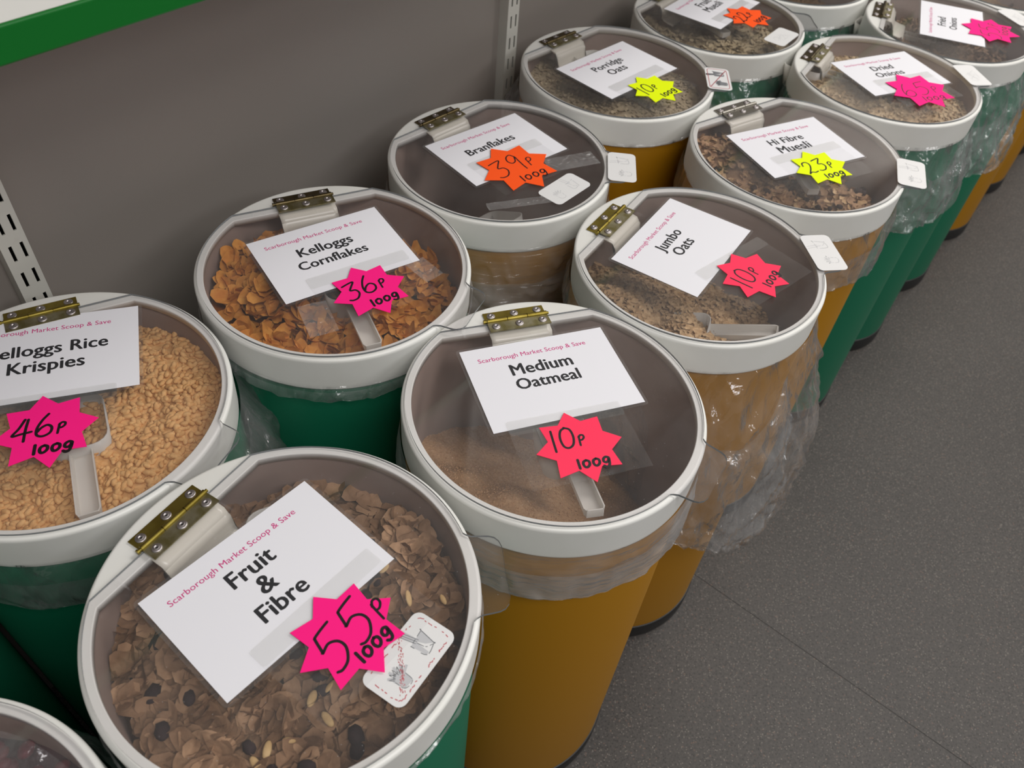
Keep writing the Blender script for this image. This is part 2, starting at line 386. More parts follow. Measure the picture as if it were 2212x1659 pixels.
BRK = bracket_mesh()
LEAFS = {}
for key, m1, m2 in (('bright', MT['brass'], MT['brassdull']), ('dark', MT['brassdark'], MT['brassdull']), ('steel', MT['steel'], MT['steel'])):
    LEAFS[key] = (leaf_mesh('hinge_leaf', .798, .903, .0004, [m1]), leaf_mesh('hinge_leaf', .692, .790, .0030, [m2]), knuckle_mesh(m1))

# ------------------------------------------------------------------ lettering
TXT = {}
def text_geo(s, bold=.02):
    k = (s, bold)
    if k not in TXT:
        cu = bpy.data.curves.new('t', 'FONT'); cu.body = s; cu.size = 1; cu.align_x = 'LEFT'; cu.resolution_u = 3; cu.offset = 0; cu.space_character = 1.02
        o = bpy.data.objects.new('t', cu); COL.objects.link(o); dg = bpy.context.evaluated_depsgraph_get(); dg.update()
        me = bpy.data.meshes.new_from_object(o.evaluated_get(dg))
        v = np.array([x.co[:2] for x in me.vertices]); f = [tuple(p.vertices) for p in me.polygons]
        bpy.data.objects.remove(o); bpy.data.meshes.remove(me); bpy.data.curves.remove(cu)
        TXT[k] = (v, f)
    return TXT[k]
def put_text(mb, s, cx, cy, width, z, mi, bold=.02, ysc=1.0, yref=None):
    v, f = text_geo(s, bold)
    if len(v) == 0: return
    x0, x1 = v[:, 0].min(), v[:, 0].max(); sc = width / (x1 - x0)
    sy = (yref if yref else sc) * ysc
    V = [((x - (x0 + x1) / 2) * sc + cx, (y - .35) * sy + cy, z) for x, y in v]
    mb.add(V, f, mi)
    if bold > .005:
        for q, (dx, dy) in enumerate(((bold * .55, 0), (-bold * .55, 0), (0, bold * .3), (0, -bold * .3))):
            mb.add([(x + dx * sc, y + dy * sc, zz + .000012 * (q + 1)) for x, y, zz in V], f, mi)

G = {  # handwritten marker strokes in a unit box (x across, y up)
 '0': [[(.5, .98), (.2, .85), (.08, .5), (.2, .12), (.5, .0), (.82, .14), (.93, .5), (.8, .86), (.45, .99)]],
 '1': [[(.42, 1.0), (.5, .5), (.6, .0)]],
 '2': [[(.1, .72), (.22, .95), (.6, .98), (.78, .75), (.6, .45), (.15, .08), (.12, .04)], [(.12, .05), (.4, .14), (.7, .06), (1.0, .1)]],
 '3': [[(.05, .9), (.45, .96), (.85, .98), (.6, .75), (.42, .56), (.75, .5), (.88, .28), (.65, .04), (.3, .0), (.1, .06)]],
 '4': [[(.5, 1.0), (.28, .6), (.02, .3), (.5, .34), (1.0, .38)], [(.68, .98), (.66, .5), (.7, -.02)]],
 '5': [[(.95, 1.0), (.6, .97), (.3, .93), (.26, .9), (.18, .6), (.16, .55), (.5, .62), (.8, .5), (.86, .28), (.62, .05), (.3, -.02), (.12, .02)]],
 '6': [[(.55, 1.02), (.28, .75), (.1, .4), (.16, .1), (.5, .0), (.85, .12), (.88, .36), (.62, .5), (.32, .4), (.14, .22)]],
 '9': [[(.78, .82), (.55, 1.0), (.25, .9), (.15, .68), (.32, .5), (.6, .56), (.78, .82), (.8, .5), (.82, .2), (.86, -.04)]],
 'p': [[(.25, .62), (.22, .2), (.2, -.35)], [(.2, .5), (.45, .72), (.75, .66), (.78, .4), (.5, .2), (.22, .22)]],
 'g': [[(.8, .72), (.5, .82), (.2, .66), (.16, .36), (.42, .2), (.72, .36), (.82, .7), (.82, .2), (.7, -.2), (.4, -.3), (.12, -.14)]],
 'o': [[(.5, .8), (.2, .68), (.12, .38), (.3, .06), (.6, .04), (.86, .3), (.82, .65), (.5, .82)]],
}
def catmull(P, n=6):
    P = [Vector((p[0], p[1])) for p in P]
    if len(P) < 3: return P
    Q = [P[0] * 2 - P[1]] + P + [P[-1] * 2 - P[-2]]; out = []
    for i in range(1, len(Q) - 2):
        for k in range(n):
            t = k / n; a, b, c, d = Q[i - 1:i + 3]
            out.append(.5 * ((2 * b) + (c - a) * t + (2 * a - 5 * b + 4 * c - d) * t * t + (3 * b - a - 3 * c + d) * t ** 3))
    return out + [P[-1]]
def stroke(mb, pts, w, z, mi, smooth=True):
    P = catmull(pts) if smooth else [Vector((p[0], p[1])) for p in pts]
    v = []; n = len(P)
    for i, p in enumerate(P):
        t = (P[min(i + 1, n - 1)] - P[max(i - 1, 0)]); t = t.normalized() if t.length > 1e-9 else Vector((1, 0)); q = Vector((-t.y, t.x)) * w / 2
        v += [(p.x + q.x, p.y + q.y, z), (p.x - q.x, p.y - q.y, z)]
    mb.add(v, [(2 * i + 1, 2 * i + 3, 2 * i + 2, 2 * i) for i in range(n - 1)], mi)
    for e in (P[0], P[-1]):
        mb.add([(e.x + w / 2 * math.cos(a * PI / 4), e.y + w / 2 * math.sin(a * PI / 4), z + .00001) for a in range(8)], [tuple(range(8))], mi)
def hand(mb, ch, x, y, wd, ht, wpen, z, mi, slant=.0):
    for s in G[ch]: stroke(mb, [(x + px * wd + (py - .5) * slant * ht, y + py * ht) for px, py in s], wpen, z, mi)

def roundrect(w, h, r, n=5):
    P = []
    for cx, cy, a0 in ((w / 2 - r, h / 2 - r, 0), (-w / 2 + r, h / 2 - r, PI / 2), (-w / 2 + r, -h / 2 + r, PI), (w / 2 - r, -h / 2 + r, 1.5 * PI)):
        for i in range(n + 1): a = a0 + PI / 2 * i / n; P.append((cx + r * math.cos(a), cy + r * math.sin(a)))
    return P

CW, CH = 1.04 * R, .735 * R
def card_mesh(lines, widths, ys=None, xs=None, yref=.0205):
    mb = MB(); mb.prism([(-CW / 2, -CH / 2), (CW / 2, -CH / 2), (CW / 2, CH / 2), (-CW / 2, CH / 2)], 0, .0003, 0)
    z = .00036
    put_text(mb, 'Scarborough Market Scoop & Save', -.035 * CW, (.5 - .158) * CH, .745 * CW, z, 2, .012, 1.0)
    ys = ys or ([.335, .515] if len(lines) == 2 else [.316, .493, .674] if len(lines) == 3 else [.41])
    for l, w, y in zip(lines, widths, ys or []):
        put_text(mb, l, (xs or -.02) * CW, (.5 - y) * CH, w * CW, z, 1, .05, 1.05)
    return mb.mesh('price_card', [MT['paper'], MT['ink'], MT['pinkink']])

def star_mesh(rad, price, color, trot, big=.36, pen=.045, yb=.1):
    """trot: reading direction of the writing relative to the star's own frame; all in metres"""
    mb = MB(); P = []
    for i in range(16):
        a = PI / 8 * i; r_ = rad * (1.0 if i % 2 == 0 else .70) * (1 + .02 * math.sin(i * 2.7)); P.append((r_ * math.cos(a), r_ * math.sin(a)))
    mb.prism(P, 0, .0004, 0)
    t = MB(); z = .00048; h = big * 2 * rad * .8
    ds = price
    wd = h * .62; gap = wd * 1.16; x0 = -.62 * rad; by = yb * rad - h / 2
    for i, ch in enumerate(ds):
        ww = wd * (.45 if ch == '1' else 1.0)
        hand(t, ch, x0, by + (.05 * rad if i else 0), ww, h, pen * rad, z, 1, .12); x0 += ww + wd * .18
    hand(t, 'p', x0 - .02 * rad, by + h * .28, wd * .55, h * .45, pen * .9 * rad, z, 1, .1)
    x = -.24 * rad; hh = .21 * rad
    for ch in '1oog':
        hand(t, ch, x, -.60 * rad, hh * (.5 if ch == '1' else .9), hh * 1.1, pen * 1.15 * rad, z, 1, .15); x += hh * (.62 if ch == '1' else 1.08)
    ca, sa = math.cos(trot), math.sin(trot)
    mb.add([(x * ca - y * sa, x * sa + y * ca, zz) for x, y, zz in t.v], t.f, 1)
    return mb.mesh('price_star', [MT[color], MT['marker']])

def sticker_mesh(kind, w=.45, h=.25):
    w *= R; h *= R; mb = MB(); mb.prism(roundrect(w, h, .045 * R), 0, .00035, 0); z = .00042
    rnd = random.Random(hash(kind) % 1000 if False else {'full': 3, 'worn': 5, 'faint': 8, 'blank': 9}[kind])
    if kind == 'blank':
        for k in range(6): stroke(mb, [(rnd.uniform(-.3, .3) * w, rnd.uniform(-.3, .3) * h) for q in range(3)], .0003, z, 3)
        return mb.mesh('sticker', [MT['sticker'], MT['red'], MT['greyink'], MT['paleink'], MT['marker']])
    def ln(P, pw, mi, cont):
        P = catmull(P, 5)
        for i in range(len(P) - 1):
            if rnd.random() < cont: stroke(mb, [P[i], P[i + 1]], pw, z, mi, False)
    full = kind == 'full'; g = 2 if kind != 'faint' else 3; cont = 1 if full else .8
    sx, sy = w * .2, h * .08; hx, hy = -w * .22, -h * .12
    if kind != 'faint':
        zf = z - .00004; fi = 2 if full else 3
        def poly(P, mi): mb.add([(x, y, zf) for x, y in P], [tuple(range(len(P)))], mi)
        poly([(sx - .04 * R, sy + .01 * R), (sx - .03 * R, sy - .08 * R), (sx - .012 * R, sy - .078 * R), (sx - .008 * R, sy + .012 * R)], fi)
        poly([(sx - .008 * R, sy + .012 * R), (sx + .012 * R, sy - .04 * R), (sx + .04 * R, sy - .07 * R), (sx + .055 * R, sy + .021 * R)], fi)
        poly([(sx - .035 * R, sy + .10 * R), (sx - .018 * R, sy + .012 * R), (sx + .008 * R, sy + .012 * R), (sx + .0 * R, sy + .10 * R)], 4 if full else fi)
        poly([(hx + .03 * R, hy + .02 * R), (hx + .025 * R, hy - .05 * R), (hx - .03 * R, hy - .045 * R), (hx - .04 * R, hy + .02 * R), (hx - .01 * R, hy + .045 * R)], fi)
        for q in range(5):
            a = .3 + q * .5; d = Vector((math.cos(a), math.sin(a))); p = Vector((hx, hy)) + d * .03 * R; e = Vector((hx, hy)) + d * .068 * R; n_ = Vector((-d.y, d.x)) * .008 * R
            poly([p - n_, e - n_ * .8, e + n_ * .8, p + n_], fi)
    # scoop: handle and box; hand: palm with five fingers
    for dx in (-.008, -.002, .004):
        ln([(sx + dx * R * 2 - .02 * R, sy + .09 * R), (sx + dx * R * 2, sy + .0 * R)], .0010 if full else .0005, g, cont)
    ln([(sx - .04 * R, sy + .01 * R), (sx + .05 * R, sy + .02 * R), (sx + .055 * R, sy + .021 * R), (sx + .04 * R, sy - .07 * R), (sx + .038 * R, sy - .072 * R), (sx - .03 * R, sy - .08 * R), (sx - .04 * R, sy + .01 * R)], .0013 if full else .0006, g, cont)
    ln([(sx - .01 * R, sy + .01 * R), (sx, sy - .05 * R), (sx + .03 * R, sy - .07 * R)], .0010 if full else .0005, g, cont)
    hx, hy = -w * .22, -h * .12
    for q in range(5):
        a = .5 + q * .45
        ln([(hx + .02 * R * math.cos(a), hy + .02 * R * math.sin(a)), (hx + .06 * R * math.cos(a + .1), hy + .06 * R * math.sin(a + .1)), (hx + .035 * R * math.cos(a + .35), hy + .035 * R * math.sin(a + .35))], .0012 if full else .0005, g, cont)
    ln([(hx + .03 * R, hy), (hx + .02 * R, hy - .05 * R), (hx - .03 * R, hy - .045 * R), (hx - .035 * R, hy + .01 * R)], .0011 if full else .0005, g, cont)
    if kind == 'faint': return mb.mesh('sticker', [MT['sticker'], MT['red'], MT['greyink'], MT['paleink'], MT['marker']])
    rr = roundrect(w * .88, h * .80, .03 * R, 3); rr.append(rr[0])
    for i in range(len(rr) - 1):
        a, b = Vector(rr[i]), Vector(rr[i + 1]); n = max(1, int((b - a).length / .0016))
        for k in range(n):
            if full or rnd.random() < .5:
                p = a.lerp(b, k / n); q = a.lerp(b, (k + (1.02 if full else .7)) / n)
                if not full: j = Vector((rnd.uniform(-1, 1), rnd.uniform(-1, 1))) * .0007; p += j; q += j * .4
                stroke(mb, [p, q], .0010 if full else .0007, z, 1, False)
    n = 90
    for k in range(n):
        if full or rnd.random() < .8:
            t = (k + .5) / n; p = Vector((-w * .40, h * .36)).lerp(Vector((w * .40, -h * .36)), t) if full else Vector((-w * .36, -h * .34)).lerp(Vector((w * .1, h * .36)), t)
            j = Vector((0, 0)) if full else Vector((rnd.uniform(-1, 1), rnd.uniform(-1, 1))) * .0016
            d = Vector((.02, -.012)) * R if full else Vector((.008, .008)) * R * rnd.uniform(.2, .9)
            stroke(mb, [p + j - d * .5, p + j + d * .5], .0012 if full else .0005, z, 1, False)
    return mb.mesh('sticker', [MT['sticker'], MT['red'], MT['greyink'], MT['paleink'], MT['marker']])
STK = {k: sticker_mesh(k) for k in ('full', 'worn', 'faint', 'blank')}

# ------------------------------------------------------------------ bins: body, foot, bag, filling, scoop
def body_mesh(m, h):
    mb = MB(); r0 = .974 * R; t = .004
    prof = [(r0, .020), (r0, h - .006), (r0 - .001, h - .004), (r0 - t, h - .004)]
    v, f = lathe(prof, 96); mb.add(v, f, 0, True)
    prof = [(r0 - t, h - .004), (r0 - t - .004, h - .02), (r0 - t - .004, .03), (.001, .03)]
    v, f = lathe(prof, 96); mb.add(v, f, 1, True)
    return mb.mesh('body', [m, MT['inner']])
def foot_mesh():
    v, f = lathe([(.93 * R, .0002), (.984 * R, .0002), (.990 * R, .003), (.990 * R, .032), (.984 * R, .0335), (.972 * R, .0335)], 96)
    mb = MB(); mb.add(v, f, 0, True); return mb.mesh('base_ring', [MT['black']])
FOOT = foot_mesh()

def bag_mesh(b0, b1, out0, out1, d0, d1, amp, seed, m, pw=1.5, n=300, folds=1.0):
    """film turned down over the bin; angle b0..b1 where it hangs loose: out/depth go from 0-values to 1-values there"""
    ns = 56; v = []; f = []
    mid = (b0 + b1) / 2; hw = (b1 - b0) / 2
    for i in range(n):
        a = 2 * PI * i / n
        d = (a - mid + PI) % (2 * PI) - PI
        w = max(0.0, math.cos(min(PI / 2, abs(d) / hw * PI / 2))) ** (1 / pw)
        out = out0 + (out1 - out0) * w; dep = d0 + (d1 - d0) * w
        dep *= 1 + .10 * noise.noise(Vector((math.cos(a) * 3, math.sin(a) * 3, seed)))
        for j in range(ns + 1):
            s = j / ns
            if s < .72:                       # outer layer down
                t = s / .72; z = -.24 - dep * t; bulge = math.sin(min(1, t * 1.05) * PI * .62) ** 1.1
                r_ = 1.003 + out * bulge
                am = amp * min(1, t * 3) * (.35 + w)
            else:                             # turned back up inside
                t = (s - .72) / .28; z = -.24 - dep * (1 - t * .5); r_ = 1.003 + out * math.sin(1.0 * PI * .62) ** 1.1 * (1 - t) * .96
                am = amp * (1 - t) * (.35 + w)
            q = Vector((math.cos(a) * 5, math.sin(a) * 5, z * 2.6 + seed))
            q = q + Vector((noise.noise(q * 1.3), noise.noise(q * 1.3 + Vector((9, 2, 4))), noise.noise(q * 1.1 + Vector((2, 8, 1))))) * .6
            rg = lambda u_: 1 - min(1.0, abs(noise.noise(u_)) * 3.2)
            nz = noise.noise(q) * .55 + rg(q * 1.3) * .42 + rg(q * 2.6 + Vector((3, 1, 7))) * .14 * folds + rg(q * 6.1 + Vector((1, 5, 2))) * .04 * folds
            r2 = max(1.002 if z > -.285 else .990, r_ + am * nz)
            v.append((r2 * R * math.cos(a), r2 * R * math.sin(a), z * R + am * .3 * noise.noise(q * 2.2) * R))
    k = ns + 1
    for i in range(n):
        jn = (i + 1) % n
        for q in range(ns): f.append((i * k + q, jn * k + q, jn * k + q + 1, i * k + q + 1))
    mb = MB(); mb.add(v, f, 0, True); return mb.mesh('liner_bag', [m])

def surf(x, y, P):
    """height of the filling (units of R, relative to the lid) at x,y"""
    z = P['z'] + P.get('tx', 0) * x + P.get('ty', 0) * y
    for (mx, my, mh, ms) in P.get('mounds', []):
        z += mh * math.exp(-((x - mx) ** 2 + (y - my) ** 2) / (2 * ms * ms))
    return z + P.get('rough', .02) * noise.noise(Vector((x * 4, y * 4, P['z'] * 9)))

def bed_geo(P, nr=26, na=80, fine=0.0):
    v = [(0, 0, surf(0, 0, P) * R)]; f = []
    rr = .935
    for i in range(1, nr + 1):
        for j in range(na):
            a = 2 * PI * j / na; x, y = rr * i / nr * math.cos(a), rr * i / nr * math.sin(a)
            z = surf(x, y, P) + (fine * noise.noise(Vector((x * 30, y * 30, 2))) if fine else 0)
            v.append((x * R, y * R, z * R))
    for j in range(na): f.append((0, 1 + j, 1 + (j + 1) % na))
    for i in range(nr - 1):
        for j in range(na):
            a = 1 + i * na + j; b = 1 + i * na + (j + 1) % na; f.append((a, a + na, b + na, b))
    return v, f

def ico():
    bm = bmesh.new(); bmesh.ops.create_icosphere(bm, subdivisions=1, radius=1); bm.verts.ensure_lookup_table()
    v = np.array([x.co[:] for x in bm.verts]); f = [[q.index for q in p.verts] for p in bm.faces]; bm.free(); return v, np.array(f)
def ico2():
    bm = bmesh.new(); bmesh.ops.create_icosphere(bm, subdivisions=2, radius=1); bm.verts.ensure_lookup_table()
    v = np.array([x.co[:] for x in bm.verts]); f = [[q.index for q in p.verts] for p in bm.faces]; bm.free(); return v, np.array(f)
ICO = ico(); ICO2 = ico2()
def flake_base(seed, curl=.35, ragged=.25, n=10):
    rs = np.random.RandomState(seed); ring = 1 + ragged * (rs.rand(n) - .5) * 2
    v = [(0, 0, 0)]; f = []
    k1, k2, ph = curl * (rs.rand() - .2) * 1.6, curl * (rs.rand() - .5), rs.rand() * 6
    for q in (.5, 1.0):
        for i in range(n):
            a = 2 * PI * i / n; r_ = q * ring[i]; x, y = r_ * math.cos(a), r_ * math.sin(a) * .8
            u_ = x * math.cos(ph) + y * math.sin(ph)
            v.append((x, y, k1 * u_ * u_ + k2 * x * y + .12 * (rs.rand() - .5) * q))
    for i in range(n):
        j = (i + 1) % n; f.append((0, 1 + i, 1 + j)); f.append((1 + i, 1 + n + i, 1 + n + j)); f.append((1 + i, 1 + n + j, 1 + j))
    return np.array(v), np.array(f)

def big_flake(seed, curl=.5, n=13):
    """toasted flake: uneven rounded outline, cupped and wrinkled"""
    rs = np.random.RandomState(seed); p = rs.rand(6) * 6.28; v = [(0, 0, 0)]; f = []
    k1 = curl * rs.uniform(.2, 1.0); k2 = curl * rs.uniform(-.4, .4); ph = rs.rand() * 3
    for q in (.36, .70, 1.0):
        for i in range(n):
            a = 2 * PI * i / n; r_ = q * (1 + q * (.12 * math.sin(2 * a + p[0]) + .09 * math.sin(3 * a + p[1]) + .05 * math.sin(5 * a + p[2])))
            x, y = r_ * math.cos(a), r_ * math.sin(a) * .82; u_ = x * math.cos(ph) + y * math.sin(ph)
            v.append((x, y, k1 * u_ * u_ + k2 * x * y + .13 * noise.noise(Vector((x * 2.1, y * 2.1, seed))) + .07 * noise.noise(Vector((x * 5, y * 5, seed + .5)))))
    for i in range(n):
        j = (i + 1) % n; f.append((0, 1 + i, 1 + j))
        for q in (0, 1):
            a, b, c, d = 1 + q * n + i, 1 + q * n + j, 1 + (q + 1) * n + j, 1 + (q + 1) * n + i
            f += [(a, d, c), (a, c, b)]
    return np.array(v), np.array(f)

def rotmats(n, tilt, rs):
    yaw = rs.rand(n) * 2 * PI; ax = rs.rand(n) * 2 * PI; th = np.abs(rs.randn(n)) * tilt
    cy, sy = np.cos(yaw), np.sin(yaw); Z = np.zeros(n); O = np.ones(n)
    Rz = np.stack([cy, -sy, Z, sy, cy, Z, Z, Z, O], 1).reshape(n, 3, 3)
    x, y = np.cos(ax), np.sin(ax); c, s = np.cos(th), np.sin(th); C = 1 - c
    Rt = np.stack([c + x * x * C, x * y * C, y * s, x * y * C, c + y * y * C, -x * s, -y * s, x * s, c], 1).reshape(n, 3, 3)
    return Rt @ Rz

def scatter(base, n, P, size, tilt, rs, lift=.0, spread=.0, rmax=.90, where=None):
    """n jittered copies of a small shape lying on the filling; returns verts, faces"""
    bv, bf = base; pts = []
    while len(pts) < n:
        x, y = rs.uniform(-rmax, rmax, 2)
        if x * x + y * y > rmax * rmax: continue
        if where and not where(x, y): continue
        pts.append((x * R, y * R, (surf(x, y, P) + lift) * R + rs.uniform(-spread, spread)))
    pts = np.array(pts); M3 = rotmats(n, tilt, rs); sc = (size[0] + (size[1] - size[0]) * rs.rand(n))[:, None] * np.array(size[2])[None, :]
    V = np.einsum('nij,nkj->nki', M3, bv[None, :, :] * sc[:, None, :]) + pts[:, None, :]
    F_ = bf[None, :, :] + (np.arange(n) * len(bv))[:, None, None]
    return V.reshape(-1, 3), F_.reshape(-1, bf.shape[1])

def merge(name, parts, mats):
    """parts: (verts, faces(list/array), material index, smooth)"""
    V = []; loops = []; tot = []; mi = []; sm = []; off = 0
    for v, f, m, s in parts:
        v = np.asarray(v, float); V.append(v)
        if isinstance(f, np.ndarray):
            loops.append((f + off).ravel()); tot.append(np.full(len(f), f.shape[1])); 
        else:
            loops.append(np.array([i + off for q in f for i in q])); tot.append(np.array([len(q) for q in f]))
        mi.append(np.full(len(f), m)); sm.append(np.full(len(f), s)); off += len(v)
    V = np.concatenate(V); loops = np.concatenate(loops); tot = np.concatenate(tot)
    me = bpy.data.meshes.new(name); me.vertices.add(len(V)); me.vertices.foreach_set('co', V.ravel())
    me.loops.add(len(loops)); me.loops.foreach_set('vertex_index', loops.astype(np.int32))
    me.polygons.add(len(tot)); st = np.concatenate([[0], np.cumsum(tot)[:-1]]).astype(np.int32)
    me.polygons.foreach_set('loop_start', st)
    try: me.polygons.foreach_set('loop_total', tot.astype(np.int32))
    except Exception: pass
    for m in mats: me.materials.append(m)
    me.polygons.foreach_set('material_index', np.concatenate(mi).astype(np.int32)); me.polygons.foreach_set('use_smooth', np.concatenate(sm).astype(bool))
    me.update(calc_edges=True); me.validate(); return me

def grain(name, c1, c2, sc=300, rough=.75, bump=(500, .4, .0008)):
    return mat(name, c1, rough, spec=.25, bump=bump, mottle=(sc, c2, .3, .7))

def scoop_obj(tip_ang, tip_r, tip_z, dirang, length, headz, label, group='frosted scoops in the bins', head=True, loc=None):
    """frosted measuring scoop: trough handle from the tip back to a round-cornered box; local frame: +X from head to tip"""
    pass
def scoop_mesh():
    mb = MB(); L_, w, h, t = .095, .0095, .008, .0012
    # handle: open trough with closed rounded end
    prof = [(-w, h), (-w + .001, 0), (w - .001, 0), (w, h), (w - t, h), (w - t - .001, t), (-w + t + .001, t), (-w + t, h)]
    xs = [.020, L_ - .004, L_]; v = []
    for i, x in enumerate(xs):
        k = 1 if i < 2 else .8
        for y, z in prof: v.append((x, y * k, z))
    n = len(prof); f = []
    for i in range(2):
        for q in range(n): f.append((i * n + q, i * n + (q + 1) % n, (i + 1) * n + (q + 1) % n, (i + 1) * n + q))
    mb.add(v, f, 0); b = 2 * n
    mb.add([(L_, -w * .8, h), (L_, -w * .8, 0), (L_, w * .8, 0), (L_, w * .8, h), (L_ - t, -w * .8, h), (L_ - t, -w * .8, 0), (L_ - t, w * .8, 0), (L_ - t, w * .8, h)],
           [(0, 1, 2, 3), (4, 7, 6, 5), (0, 3, 7, 4)], 0)
    # bowl: round-cornered open box tapering down
    outer = []
    for (sx, sy, z) in ((1.0, 1.0, .012), (.86, .88, -.022), (.6, .6, -.025)):
        outer.append([(x * sx - .012, y * sy, z) for x, y in roundrect(.068, .050, .014, 4)])
    inner = [[(x * sx - .012, y * sy, z) for x, y in roundrect(.068, .050, .014, 4)] for (sx, sy, z) in ((.965, .95, .012), (.83, .84, -.020), (.5, .5, -.0225))]
    rows = list(reversed(outer)) + inner; m = len(rows[0]); v = [p for r_ in rows for p in r_]
    f = [(i * m + q, i * m + (q + 1) % m, (i + 1) * m + (q + 1) % m, (i + 1) * m + q) for i in range(len(rows) - 1) for q in range(m)]
    f += [tuple(range(m)), tuple((len(rows) - 1) * m + q for q in reversed(range(m)))]
    mb.add(v, f, 0, True)
    return mb.mesh('measuring_scoop', [MT['scoop']])
SCOOP = scoop_mesh()

# ------------------------------------------------------------------ the bins
# key: centre x,y ; lid dz ; tilt x,y ; hinge angle (degrees); colour
D = {
 'A': (-0.1464, 0.2762, 0.0049, 0.0149, -0.0133, 152.8, 'green'),
 'B': (0.0414, 0.5014, -0.0038, -0.0124, -0.0182, 112.5, 'yellow'),
 'C': (-0.1967, 0.6551, 0.0036, -0.0158, 0.0035, 120.6, 'green'),
 'D': (-0.3882, 0.4406, -0.0016, -0.0208, 0.0049, 123.0, 'green'),
 'E': (-0.0448, 0.9065, -0.0058, 0.0017, 0.0041, 139.7, 'yellow'),
 'F': (0.1952, 0.7409, -0.0059, 0.0137, -0.0043, 151.2, 'yellow'),
 'G': (0.3422, 0.9837, 0.0021, 0.0055, 0.007, 127.0, 'yellow'),
 'H': (0.105, 1.1475, 0.0082, -0.0079, 0.0051, 139.9, 'yellow'),
 'I': (0.5226, 1.2358, -0.0004, -0.0011, 0.0081, 152.3, 'green'),
 'J': (0.2767, 1.3841, 0.0027, -0.0005, 0.0001, 145.0, 'green'),
 'K': (0.6878, 1.4664, -0.0029, 0.0128, 0.0105, 161.7, 'green'),
 'N': (-0.3246, 0.0458, -0.0012, 0.0001, -0.0013, 142.0, 'green'),
 'L': (0.44, 1.618, 0, 0, 0, 140.0, 'green'),
 'M': (0.855, 1.6957, 0, 0, 0, 150.0, 'green'),
 'O': (1.0293, 1.9276, 0, 0, 0, 140.0, 'yellow'),
 'P': (1.2059, 2.1702, 0, 0, 0, 145.0, 'yellow'),
 'S': (-.5560, .2130, 0, 0, 0, 130.0, 'green'),  # out-of-view bin, added to keep light out of the left gap
 'Q': (1.382, 2.412, 0, 0, 0, 145.0, 'yellow'),
}
WHAT = {
 'A': 'fruit and fibre', 'B': 'medium oatmeal', 'C': 'cornflakes', 'D': 'rice cereal', 'E': 'branflakes', 'F': 'jumbo oats', 'G': 'high fibre muesli',
 'H': 'porridge oats', 'I': 'dried onions', 'J': 'fruit muesli', 'K': 'fried onions'}
PLACE = {'N': 'at the bottom left corner', 'L': 'at the top edge behind the fruit muesli bin', 'M': 'at the top right corner behind the fried onions bin',
         'O': '', 'P': 'right row, next to last towards the far end', 'Q': 'right row, farthest away at the right edge'}
PLACE['S'] = 'added unseen beyond the left edge to shade the gap in front of the rice cereal'
PLACE['O'] = 'first ochre one beyond the green bins of the aisle row'
PLACE['P'] = 'second ochre one beyond the green bins of the aisle row'
PLACE['Q'] = 'farthest ochre one of the aisle row at the right edge'
PRICE = {'A': '55p', 'B': '10p coral', 'C': '36p', 'D': '46p', 'E': '39p', 'F': '10p coral', 'G': '23p', 'H': '10p yellow', 'I': '65p', 'J': '22p', 'K': '13p'}

lid_frames = {}
for k, (x, y, dz, tx, ty, th_, colr) in D.items():
    zl = LIDZ + dz; cname = 'green' if colr == 'green' else 'ochre yellow'
    # bin
    if k in WHAT: lb = '%s round bin holding %s' % (cname, WHAT[k])
    else: lb = '%s round bin, %s' % (cname, PLACE[k])
    b = empty('storage_bin', (x, y, 0), lb, 'bin', 'round bins in two rows')
    link('body', body_mesh(MT[colr], zl), b); ft = link('base_ring', FOOT, b); ft['label'] = 'black base ring'
    # lid
    nrm = Vector((-tx, -ty, 1)).normalized(); q = Vector((0, 0, 1)).rotation_difference(nrm) @ Quaternion((0, 0, 1), math.radians(th_))
    lb = ('white ring lid with clear flap over the %s bin' % WHAT[k]) if k in WHAT else ('white ring lid %s' % PLACE[k])
    if k in 'OPQS': lb = 'white ring lid, ' + PLACE[k]
    l = empty('bin_lid', (x, y, zl), lb, 'lid', 'hinged lids on the bins'); l.rotation_mode = 'QUATERNION'; l.rotation_quaternion = q
    rm = link('rim', RIM, l); fp = link('clear_flap', FLAP, l); fp['label'] = 'clear flap with a pull tab'
    lt = 'bright' if k in 'ABDF' else 'steel' if k in 'G' else 'dark'
    m1, m2, m3 = LEAFS[lt]
    l1 = link('hinge_leaf', m1, l); l2 = link('hinge_leaf', m2, l); link('hinge_pin', m3, l); link('bracket', BRK, l)
    if k not in 'OPQS':
        for yy in (-.172, .0, .172):
            r1 = link('rivet', RIV, l1); r1.location = (.862 * R, yy * R, .0018)
            r2 = link('rivet', RIV, l2); r2.location = (.736 * R, yy * R, .0044)
    lid_frames[k] = (l, math.radians(th_))

